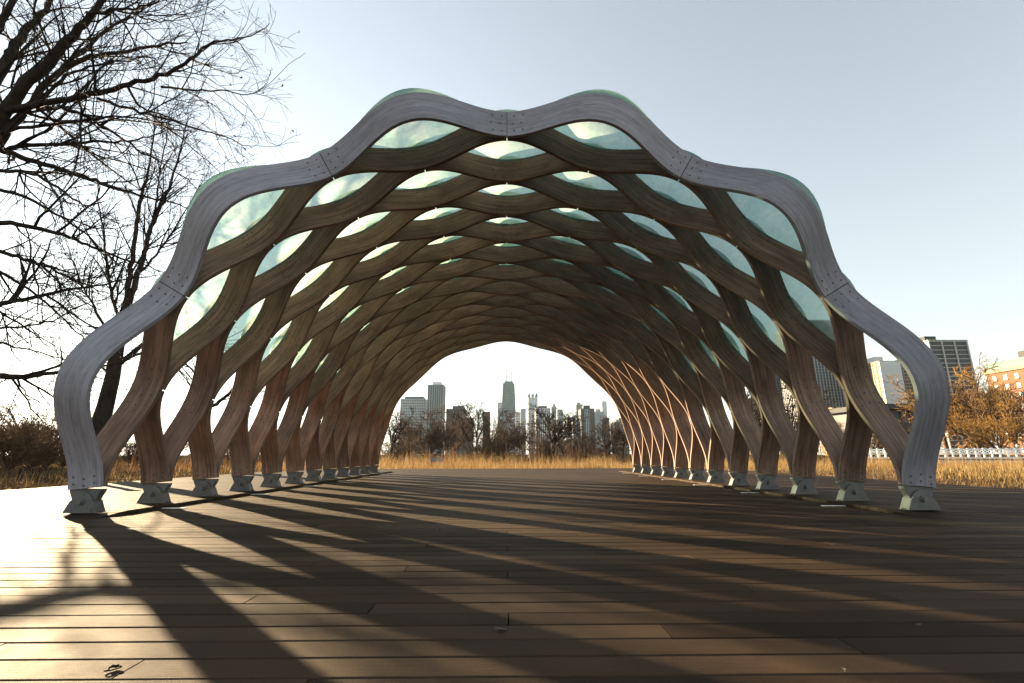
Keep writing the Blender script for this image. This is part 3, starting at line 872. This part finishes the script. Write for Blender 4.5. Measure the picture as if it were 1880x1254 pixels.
# ------------------------------------------------------------------ buildings
def facade_mat(name, col, var=.12, rough=.75):
    m = mat(name, col, rough, 0, .3)
    t = NT(m); p = t.n('ShaderNodeNewGeometry').outputs['Position']
    c = t.mix('MULTIPLY', 1.0, col, t.ramp(t.noise(p, .06, 5, .6), [(.3, (1 - var,) * 3), (.7, (1 + var,) * 3)]))
    t.l(c, t.b.inputs['Base Color'])
    return m
def glass_mat(name, col):
    m = mat(name, col, .35, 0, .25)
    t = NT(m); p = t.n('ShaderNodeNewGeometry').outputs['Position']
    v = t.n('ShaderNodeTexVoronoi', Scale=.22); t.l(p, v.inputs['Vector'])
    c = t.mix('MULTIPLY', 1.0, col, t.ramp(v.outputs['Color'], [(.2, (.6, .6, .6)), (.8, (1.5, 1.5, 1.5))]))
    t.l(c, t.b.inputs['Base Color'])
    return m
BM = {
    'pale': facade_mat('pale_concrete', (.42, .42, .41)), 'white': facade_mat('white_concrete', (.62, .62, .61)),
    'grey': facade_mat('grey_concrete', (.26, .27, .28)), 'dark': facade_mat('dark_metal_cladding', (.045, .047, .05)),
    'slate': facade_mat('slate_cladding', (.10, .11, .125)), 'brown': facade_mat('brown_brick', (.085, .055, .045)),
    'tan': facade_mat('tan_concrete', (.26, .195, .125)), 'orange': facade_mat('orange_brick', (.13, .060, .024)),
    'teal': facade_mat('copper_green', (.10, .19, .17)), 'bluewall': facade_mat('pale_blue_wall', (.33, .37, .42)),
    'glass': glass_mat('window_glass', (.035, .042, .05)), 'glassblue': glass_mat('blue_window_glass', (.10, .13, .15)),
    'glassdark': glass_mat('dark_window_glass', (.015, .017, .02)),
}
def building(lab, x0, x1, y0, y1, h, wall, glass='glass', nx=6, nz=14, pier=.35, slab=.35, ny=None, faces='yx', roof=None, cat='building', proud=.35, sep=False, band=True, name='building'):
    """glass core with proud piers and floor bands on the faces that can be seen: y = towards the camera, x = towards the left, X = towards the right"""
    cx, cy = (x0 + x1) / 2, (y0 + y1) / 2
    root = empty(name, (cx, cy, GZ)); tag(root, lab, cat, 'city buildings beyond the park')
    w, d = (x1 - x0) / 2, (y1 - y0) / 2
    MB().box(-w, w, -d, d, 0, h).build('core', BM[glass], root)
    P, Sl = MB(), MB()
    e = proud
    ny = ny or max(2, int(nx * d / w))
    bw = 2 * w / nx; bd = 2 * d / ny; fh = h / nz
    def piece(mb, nm, *a):
        if sep: MB().box(*a).build(nm, BM[wall], root)
        else: mb.box(*a)
    for k in range(nx + 1):
        c = -w + k * bw; q = bw * pier / 2
        if 'y' in faces and pier > 0: piece(P, 'pier', max(c - q, -w - e), min(c + q, w + e), -d - e, -d + .02, 0, h + .4)
    for k in range(ny + 1):
        c = -d + k * bd; q = bd * pier / 2
        if 'x' in faces and pier > 0: P.box(-w - e, -w + .02, max(c - q, -d - e * .9), min(c + q, d), 0, h + .4)
        if 'X' in faces and pier > 0: P.box(w - .02, w + e, max(c - q, -d - e * .9), min(c + q, d), 0, h + .4)
    if band:
        for k in range(nz + 1):
            z = k * fh; q = fh * slab / 2
            za, zb = max(z - q, .01), min(z + q, h + .35)
            if 'y' in faces: piece(Sl, 'floor_band', -w - e * .7, w + e * .7, -d - e * .7, -d + .015, za, zb)
            if 'x' in faces: Sl.box(-w - e * .69, -w + .015, -d + .016, d, za, zb)
            if 'X' in faces: Sl.box(w - .015, w + e * .69, -d + .016, d, za, zb)
    if P.n: tag(P.build('piers', BM[wall], root), kind='stuff')
    if Sl.n: tag(Sl.build('floor_bands', BM[wall], root), kind='stuff')
    MB().box(-w - e, w + e, -d - e, d + e, h + .41, h + .9).build('parapet', BM[wall], root)
    for (a, b, hh, mt) in (roof or []):
        MB().box(-w + 2 * w * a, -w + 2 * w * b, -d * .6, d * .6, h + .9, h + .9 + hh).build('penthouse', BM[mt], root)
    return root
def bpx(lab, u0, u1, v, y, depth, wall, **k):
    x0, x1 = at(u0, v, y)[0], at(u1, v, y)[0]
    h = at((u0 + u1) / 2, v, y)[2] - GZ
    return building(lab, x0, x1, y, y + depth, h, wall, **k)
# skyline under the arch, left to right
bpx('pale gridded apartment block at the left end of the skyline under the arch', 736, 781, 733, 900, 40, 'pale', glass='glassblue', nx=14, nz=20, pier=.4, slab=.45, faces='yX', roof=[(.12, .88, 5, 'slate')])
bpx('dark tower with pale vertical ribs and white rooftop box, left of centre', 786, 814, 707, 850, 34, 'grey', glass='glassdark', nx=7, nz=34, pier=.34, slab=.22, faces='yX', ny=8, roof=[(.25, .8, 6, 'white')])
bpx('low brown block rising behind the trees left of the forked tree', 820, 853, 752, 560, 30, 'brown', nx=8, nz=14, pier=.6, slab=.6, faces='yX', roof=[(.3, .9, 4, 'brown')])
bpx('small brown block right of the low brown block', 856, 868, 768, 600, 20, 'brown', nx=4, nz=12, pier=.6, slab=.6, faces='yX')
bpx('small dark block left of the tapering tower', 887, 899, 757, 640, 20, 'brown', nx=4, nz=16, pier=.5, slab=.5, faces='yX')
bpx('slim pale slab standing against the left side of the tapering tower', 913.7, 922, 739, 2100, 40, 'pale', glass='glassblue', nx=4, nz=30, pier=.4, slab=.4)
# the tapering tower
def taper_tower():
    y = 1900.0; c0 = at(933.9, 834, y); zt = at(934, 703, y)[2]
    wt = (at(944.2, 703, y)[0] - at(924.2, 703, y)[0]) / 2
    wb = wt * 1.52
    root = empty('building', (c0[0], y + wb, GZ)); tag(root, 'tall black tower tapering upwards with two white antennas on its roof', 'building', 'city buildings beyond the park')
    def ring(f, g=0): w_ = wb + (wt - wb) * f + g; return w_
    def slice_(f0, f1, g0, mb):
        a, b = ring(f0, g0), ring(f1, g0); z0, z1 = f0 * zt, f1 * zt
        V = np.array([(-a, -a, z0), (a, -a, z0), (a, a, z0), (-a, a, z0), (-b, -b, z1), (b, -b, z1), (b, b, z1), (-b, b, z1)])
        mb.add(V, BOXF)
    m = MB(); slice_(0, 1, 0, m); m.build('core', BM['slate'], root)
    bands = MB()
    for k in range(0, 46): slice_(k / 46, k / 46 + .009, .5, bands)
    tag(bands.build('floor_bands', BM['dark'], root), kind='stuff')
    cols = MB()
    for k in range(8):
        t = -1 + 2 * k / 7
        for a, b in (((t * wb, -wb - .9, 0), (t * wt, -wt - .9, zt)), ((wb + .9, t * wb, 0), (wt + .9, t * wt, zt)), ((-wb - .9, t * wb, 0), (-wt - .9, t * wt, zt))):
            cols.cone(a, b, 1.0, .8, 4)
    tag(cols.build('columns', BM['dark'], root), kind='stuff')
    for k in range(5):
        f0, f1 = k / 5, (k + 1) / 5
        for s_ in (-1, 1):
            MB().cone((s_ * ring(f0), -ring(f0) - 1.2, f0 * zt), (-s_ * ring(f1), -ring(f1) - 1.2, f1 * zt), 1.3, 1.3, 4).build('cross_brace', BM['dark'], root)
    MB().box(-wt * .8, wt * .8, -wt * .8, wt * .8, zt, zt + 9).build('roof_block', BM['dark'], root)
    for u, v in ((929.2, 667), (939.2, 680)):
        p = at(u, v, y + wb)
        xx = p[0] - c0[0]
        MB().cone((xx, 0, zt + 9), (xx, 0, zt + 50), 3.6, 3.0, 8).cone((xx, 0, zt + 50), (xx, 0, p[2]), 2.6, 1.2, 8).build('antenna', BM['white'], root)
taper_tower()
bpx('cluster block with pale terraces right below the tapering tower', 933, 946, 768, 1200, 40, 'pale', glass='glassblue', nx=6, nz=12)
bpx('pale low tower between the tapering tower and the slanted block', 947, 955, 757, 1300, 30, 'white', glass='glassblue', nx=4, nz=16)
bpx('slant topped grey slab left of the crowned tower', 956, 965, 751, 1500, 40, 'pale', glass='glassblue', nx=4, nz=22)
def crown_tower():
    y = 1800.0
    o = bpx('pale tower crowned with four small pointed turrets', 970, 987, 730, y, 34, 'white', glass='glassblue', nx=6, nz=44, pier=.45, slab=.3)
    h = at(978, 730, y)[2] - GZ; w = (at(987, 730, y)[0] - at(970, 730, y)[0]) / 2
    for a in (-.8, -.02, .8):
        for yy in (-14, 14):
            m = MB().box(a * w - 4, a * w + 4, yy - 3, yy + 3, h + .9, h + 9); m.cone((a * w, yy, h + 9), (a * w, yy, h + 20), 5.2, .2, 4)
            m.build('turret', BM['slate'], o)
crown_tower()
bpx('row block with dark and white vertical stripes behind the wide spreading tree', 984, 1010, 750, 800, 30, 'white', glass='glassdark', nx=7, nz=22, pier=.5, slab=.15, roof=[(.2, .8, 4, 'dark')])
def pointed():
    y = 1600.0
    o = bpx('grey tower with a steep pointed roof right of the striped block', 1013, 1022, 749, y, 20, 'grey', glass='glassblue', nx=4, nz=30)
    h = at(1017, 749, y)[2] - GZ; w = (at(1022, 749, y)[0] - at(1013, 749, y)[0]) / 2
    MB().cone((0, 0, h + .9), (0, 0, h + 19), w * 1.1, .3, 4).build('spire_roof', BM['slate'], o)
pointed()
bpx('pale flat topped tower right of the pointed roof', 1023, 1033, 752, 1500, 30, 'pale', glass='glassblue', nx=4, nz=26)
bpx('pale low block left of the blank grey wall', 1041, 1056, 766, 1000, 30, 'pale', glass='glassblue', nx=6, nz=14)
bpx('blank pale blue grey wall block left of the brown and white tower', 1053, 1066.5, 774, 720, 20, 'bluewall', glass='glassblue', nx=2, nz=2, pier=.98, slab=.9)
bpx('grey glass tower rising behind the brown and white tower', 1058, 1070, 743, 1300, 30, 'grey', glass='glassblue', nx=5, nz=36, roof=[(.1, .7, 6, 'grey')])
def brown_white():
    y = 700.0
    o = bpx('brown brick tower with a white glazed centre strip', 1066.5, 1090.5, 751, y, 26, 'brown', glass='glassblue', nx=6, nz=24, pier=.0, slab=.3, faces='y', roof=[(.25, .75, 5, 'dark')])
    h = at(1078, 751, y)[2] - GZ; w = (at(1090.5, 751, y)[0] - at(1066.5, 751, y)[0]) / 2
    MB().box(-w - .3, -w * .5, -13.8, -12.9, 0, h).build('brick_wing', BM['brown'], o)
    MB().box(w * .28, w + .3, -13.8, -12.9, 0, h).build('brick_wing', BM['brown'], o)
    for a in (-.5, -.24, .02, .28): MB().box(w * a - .25, w * a + .25, -13.7, -13, 0, h).build('mullion', BM['white'], o)
brown_white()
bpx('blue grey glass block right of the brown and white tower', 1091.5, 1109, 756, 1500, 40, 'grey', glass='glassblue', nx=8, nz=26, roof=[(.2, .7, 8, 'grey')])
def thin_tower():
    y = 2400.0
    o = bpx('slim pale glass tower with a spire at the right end of the skyline', 1105, 1113.6, 737, y, 36, 'white', glass='glassblue', nx=4, nz=50, pier=.2, slab=.3)
    h = at(1109, 737, y)[2] - GZ
    MB().cone((-4, 0, h + .9), (-4, 0, h + 26), 1.8, .4, 8).build('spire', BM['white'], o)
thin_tower()
bpx('small dark block in front of the slim glass tower', 1110, 1118, 768, 700, 20, 'dark', nx=4, nz=14)
bpx('dark stepped block by the far right foot of the pavilion', 1128, 1137, 776, 650, 20, 'dark', nx=4, nz=12)
bpx('light block with dark windows half hidden by the right foot of the pavilion', 1137.5, 1152, 768, 690, 20, 'pale', glass='glassdark', nx=5, nz=14)
# right hand side
bpx('tan apartment building seen low between the right legs', 1372, 1396, 733, 420, 30, 'tan', nx=7, nz=16, pier=.5, slab=.5)
bpx('dark narrow tower with tan balconies seen between the right legs', 1408, 1431, 640, 380, 24, 'slate', glass='glassdark', nx=5, nz=40, pier=.3, slab=.3)
bpx('tall dark tower with pale vertical stripes behind the right legs', 1478, 1543, 590, 330, 40, 'grey', glass='glassdark', nx=12, nz=46, pier=.28, slab=.10)
bpx('small sunlit tan house front below the striped tower', 1529, 1536, 752, 190, 10, 'tan', nx=2, nz=5, pier=.6, slab=.6)
bpx('small sunlit tan gatehouse right of the tan house front', 1540, 1552, 752, 200, 10, 'tan', nx=3, nz=5, pier=.6, slab=.6)
def white_block():
    y = 300.0
    x0, x1 = at(1613.5, 664, y)[0], at(1650, 666, y)[0]; h = at(1632, 665, y)[2] - GZ
    o = building('white tower with a blank front wall and sunlit windowed side', x0, x1, y, y + 30, h, 'tan', glass='glass', nx=1, nz=26, ny=9, pier=.5, slab=.5, faces='x', roof=[(.2, .6, 4, 'white')])
    MB().box(-(x1 - x0) / 2 - .38, (x1 - x0) / 2 + .38, -15.6, -15.01, 0, h + .4).build('blank_wall', BM['white'], o)
white_block()
bpx('dark tower with sunlit balconies behind the right front leg', 1654, 1690, 662, 330, 26, 'tan', glass='glassdark', nx=6, nz=28, pier=.2, slab=.35)
# gridded tower: every pier and floor band a piece of its own
bpx('dark tower with a bold white window grid right of the pavilion', 1704, 1774, 627, 250, 9, 'pale', glass='glassdark', nx=3, nz=25, pier=.09, slab=.13, faces='y', sep=True, roof=[(.0, .3, 2.5, 'dark')], proud=.5)
def brick_hall():
    yb = 205.0
    p = at(1806, 672, yb); x0 = p[0]; h = p[2] - GZ
    x1, y0, y1 = x0 + 40, 120.0, yb
    root = empty('brick_building', (x0, y1, GZ)); tag(root, 'sunlit orange brick building with a green copper roof edge at the right', 'building', 'city buildings beyond the park')
    D = y1 - y0
    MB().box(0, 40, -D, 0, 0, h - 4).build('wall', BM['orange'], root)
    MB().box(-.7, 40.7, -D - .7, .7, h - 4, h - 2.6).build('cornice', BM['tan'], root)
    MB().box(.4, 39.6, -D + .4, -.4, h - 2.59, h + .8).build('roof', BM['teal'], root)
    MB().box(6, 30, -D + 6, -10, h + .8, h + 4.5).build('roof_top', BM['dark'], root)
    fh = 4.1
    wm, sm = MB().box(-.12, -.02, -.75, .75, 0, 2.1).mesh('window'), MB().box(-.35, -.03, -.95, .95, -.28, 0).mesh('sill')
    for r in range(1, 8):
        for c in range(17):
            wdw = link('window', wm, BM['glassblue'], root, (0, -3.5 - c * 4.7, h - 4 - r * fh + .6))
            link('sill', sm, BM['tan'], wdw)
brick_hall()
def flat_pavilion():
    y = 105.0
    x0, x1 = at(1600, 742, y)[0], at(1700, 742, y)[0]; h = at(1650, 742, y)[2] - GZ
    root = empty('low_building', ((x0 + x1) / 2, y, GZ)); tag(root, 'low dark flat roofed building below the white tower', 'building', 'city buildings beyond the park')
    w = (x1 - x0) / 2
    MB().box(-w, w, 0, 14, 0, h - 1.2).build('wall', BM['glassdark'], root)
    MB().box(-w - 1.5, w + 1.5, -1.5, 15, h - 1.2, h).build('roof', BM['dark'], root)
    for k in range(7): MB().box(-w + k * 2 * w / 6 - .2, -w + k * 2 * w / 6 + .2, -.3, .0, 0, h - 1.2).build('post', BM['brown'], root)
flat_pavilion()

# ------------------------------------------------------------------ railing, lamps, signs
def railing():
    a, b = at(1560, 834, 42.0), at(1990, 834, 37.0)
    n = 30
    root = empty('railing', (a[0], a[1], 0)); tag(root, 'long white railing with crossed braces along the water, right of the pavilion', 'railing')
    d = (b - a) / n
    L = float(np.hypot(d[0], d[1])); root.rotation_euler = (0, 0, math.atan2(d[1], d[0]))
    z0, z1 = .55, 1.06
    MB().box(-.5, n * L + .5, -.9, .9, .16, .30).build('walkway', M['white_metal'], root)
    MB().box(-.1, n * L + .1, -.05, .05, z1 - .1, z1).build('top_rail', M['white_metal'], root)
    MB().box(-.1, n * L + .1, -.04, .04, z0, z0 + .08).build('bottom_rail', M['white_metal'], root)
    pm = MB().box(-.06, .06, -.061, .061, -.2, z1 + .05).mesh('post')
    bm_ = MB().cone((0, 0, z0 + .05), (L, 0, z1 - .06), .035, .035, 6).cone((0, .03, z1 - .06), (L, .03, z0 + .05), .035, .035, 6).mesh('crossed_brace')
    for k in range(n + 1):
        link('post', pm, M['white_metal'], root, (k * L, 0, 0))
        if k < n: link('crossed_brace', bm_, M['white_metal'], root, (k * L, 0, 0))
    MB().box(-2, n * L + 2, -2.6, -2.3, GZ - .3, .02).build('bank_edge', M['white_metal'], root)
railing()
def lamp(u, v, y, lab):
    p = at(u, v, y); h = p[2] - GZ
    root = empty('lamp_post', (p[0], y, GZ)); tag(root, lab, 'lamp post', 'lamp posts across the park')
    MB().cone((0, 0, -.1), (0, 0, .5), .14, .09, 8).cone((0, 0, .5), (0, 0, h - .45), .07, .055, 8).build('pole', M['steel'], root)
    MB().cone((0, 0, h - .45), (0, 0, h - .1), .17, .24, 10).build('lantern', M['white_metal'], root)
    MB().cone((0, 0, h - .1), (0, 0, h + .05), .27, .06, 10).build('cap', M['steel'], root)
lamp(1107, 813, 95, 'pale lamp post in the grass right of centre under the arch')
lamp(971.5, 806, 110, 'pale lamp post among the trees at centre under the arch')
lamp(1868, 815, 55, 'pale lamp post behind the white railing near the right edge')
def sign(u, v, y, w, h, lab, mt):
    p = at(u, v, y)
    root = empty('sign', (p[0], y, GZ - .06)); tag(root, lab, 'sign', None)
    z = p[2] - GZ + .06
    MB().box(-w / 2, w / 2, -.02, .02, z - h / 2, z + h / 2).build('panel', mt, root)
    for sx in (-.38, .38): MB().box(sx * w - .02, sx * w + .02, .021, .06, -.1, z + h / 2 - .03).build('leg', M['steel'], root)
M['sign_blue'] = mat('sign_blue', (.16, .18, .23), .6)
sign(801, 844, 23.0, .7, .24, 'pale blue grey sign panel in the grass left of centre', M['sign_blue'])
def bollard():
    root = empty('post', (-9.0, 5.55, GZ - .05)); tag(root, 'dark flat metal post leaning at the left edge of the deck', 'post')
    M['dark_metal'] = mat('dark_metal', (.045, .045, .048), .45, .3)
    MB().box(-.085, .03, -.03, .03, 0, .86).build('plate', M['dark_metal'], root)
    MB().box(.034, .085, -.035, .035, 0, .84).build('channel', M['steel'], root)
    MB().box(-.10, .10, -.045, .045, .86, .93).build('cap', M['dark_metal'], root)
    root.rotation_euler = (0, R(4), 0)
bollard()

# ------------------------------------------------------------------ small things on the deck
lm = MB().box(-.15, .15, -.028, .028, 0, .005).mesh('floor_light')
for sg, side in ((-1, 'left'), (1, 'right')):
    for k in range(6):
        o = link('floor_light', lm, M['white_metal'], None, (sg * 4.09, .82 + k * 2.09, .0025))
        tag(o, 'flat pale metal fitting on the boards along the %s kerb step' % side, 'floor fitting', 'floor fittings along the %s kerb step' % side)
def band():
    pts = []
    for a in np.linspace(0, 2 * math.pi, 40, endpoint=False):
        r = .0125 * (1 + .28 * math.sin(3 * a + .4) + .22 * math.sin(2 * a))
        pts.append((r * math.cos(a) + .003 * math.sin(4 * a), r * 1.25 * math.sin(a), .002 + .0015 * (1 + math.sin(3 * a))))
    pts.append(pts[0])
    m2 = [(x * .55 - .003, y * .5 + .008, z + .003) for x, y, z in pts]
    o = link('rubber_band', tubes([(np.array(pts), np.full(len(pts), .0018)), (np.array(m2), np.full(len(m2), .0017))], 'rubber_band', 6), mat('black_rubber', (.008, .008, .008), .95, 0, 0))
    o.location = (-1.21, -3.74, .002)
    tag(o, 'crumpled black rubber band lying on the boards, lower left', 'rubber band')
band()
def scrap(x, y, lab, s_, rz, mt):
    mb = MB()
    n = 7
    t = np.linspace(0, 1, n); wv = np.sin(t * math.pi) ** .8 * s_ * .28
    V = []
    for i in range(n):
        V += [((t[i] - .5) * s_, -wv[i] - .0008, .004 + .006 * math.sin(t[i] * 5)), ((t[i] - .5) * s_, wv[i] + .0008, .007 + .005 * math.sin(t[i] * 4 + 1))]
    F = [(2 * i, 2 * i + 2, 2 * i + 3, 2 * i + 1) for i in range(n - 1)]
    mb.add(V, F)
    o = mb.build('fallen_leaf', mt, None, (x, y, .003)); o.rotation_euler = (0, 0, rz)
    tag(o, lab, 'leaf')
M['dead_leaf'] = mat('dead_leaf', (.06, .045, .032), .8); M['pale_leaf'] = mat('pale_leaf', (.42, .36, .27), .7)
scrap(-.03, -3.43, 'dark curled leaf on the boards at bottom centre', .055, .6, M['dead_leaf'])
q = at(1550, 1235, 0); q = CAM + ray(1550, 1235) * (-CAM[2] / ray(1550, 1235)[2])
scrap(q[0], q[1], 'tiny pale leaf scrap on the boards at lower right', .02, 1.0, M['pale_leaf'])
for i, (u, v, lab) in enumerate(((60, 935, 'tiny dark leaf on the sunlit boards near the left edge'), (105, 955, 'tiny dark leaf before the left front foot'), (1175, 925, 'tiny pale leaf on the boards right of centre'))):
    r_ = ray(u, v); q = CAM + r_ * (-CAM[2] / r_[2])
    scrap(q[0], q[1], lab, .05, i * 1.3, M['dead_leaf'] if i < 2 else M['pale_leaf'])

def fragments():
    rg = np.random.default_rng(91); n = 130
    x = np.concatenate([rg.uniform(-8.6, 4, n // 2), rg.choice([-1, 1], n // 2) * rg.normal(4.12, .10, n // 2).clip(3.9, 4.19)])
    y = np.concatenate([rg.uniform(-4.2, 6, n // 2), rg.uniform(-.2, 12, n // 2)])
    z = np.where((np.abs(x) > XS) & (y > 0), ZS, 0) + .004
    a = rg.uniform(0, 6.28, n); r = rg.uniform(.004, .014, n)
    V = np.zeros((n, 4, 3))
    for k in range(4):
        an = a + k * math.pi / 2; rr = r * (1.4 if k % 2 else .6)
        V[:, k] = np.stack([x + rr * np.cos(an), y + rr * np.sin(an), z + rg.uniform(0, .008, n)], 1)
    tag(link('leaf_fragments', mesh_np('leaf_fragments', V.reshape(-1, 3), np.arange(n * 4).reshape(n, 4)), M['leaf']), 'tiny dry leaf fragments scattered over the deck', 'leaves', kind='stuff')
fragments()

# ------------------------------------------------------------------ winter air
hz = MB().box(-3600, 3600, -3600, 3600, GZ - 1.2, 460).build('haze', None)
hm_ = bpy.data.materials.new('haze'); hm_.use_nodes = True
ht = hm_.node_tree; ht.nodes.clear()
pv = ht.nodes.new('ShaderNodeVolumePrincipled'); pv.inputs['Color'].default_value = (.55, .78, 1, 1); pv.inputs['Density'].default_value = .000048; pv.inputs['Anisotropy'].default_value = .1
ho = ht.nodes.new('ShaderNodeOutputMaterial'); ht.links.new(pv.outputs[0], ho.inputs['Volume'])
hz.data.materials.append(hm_)
tag(hz, 'thin pale winter haze over the park and city', kind='stuff')
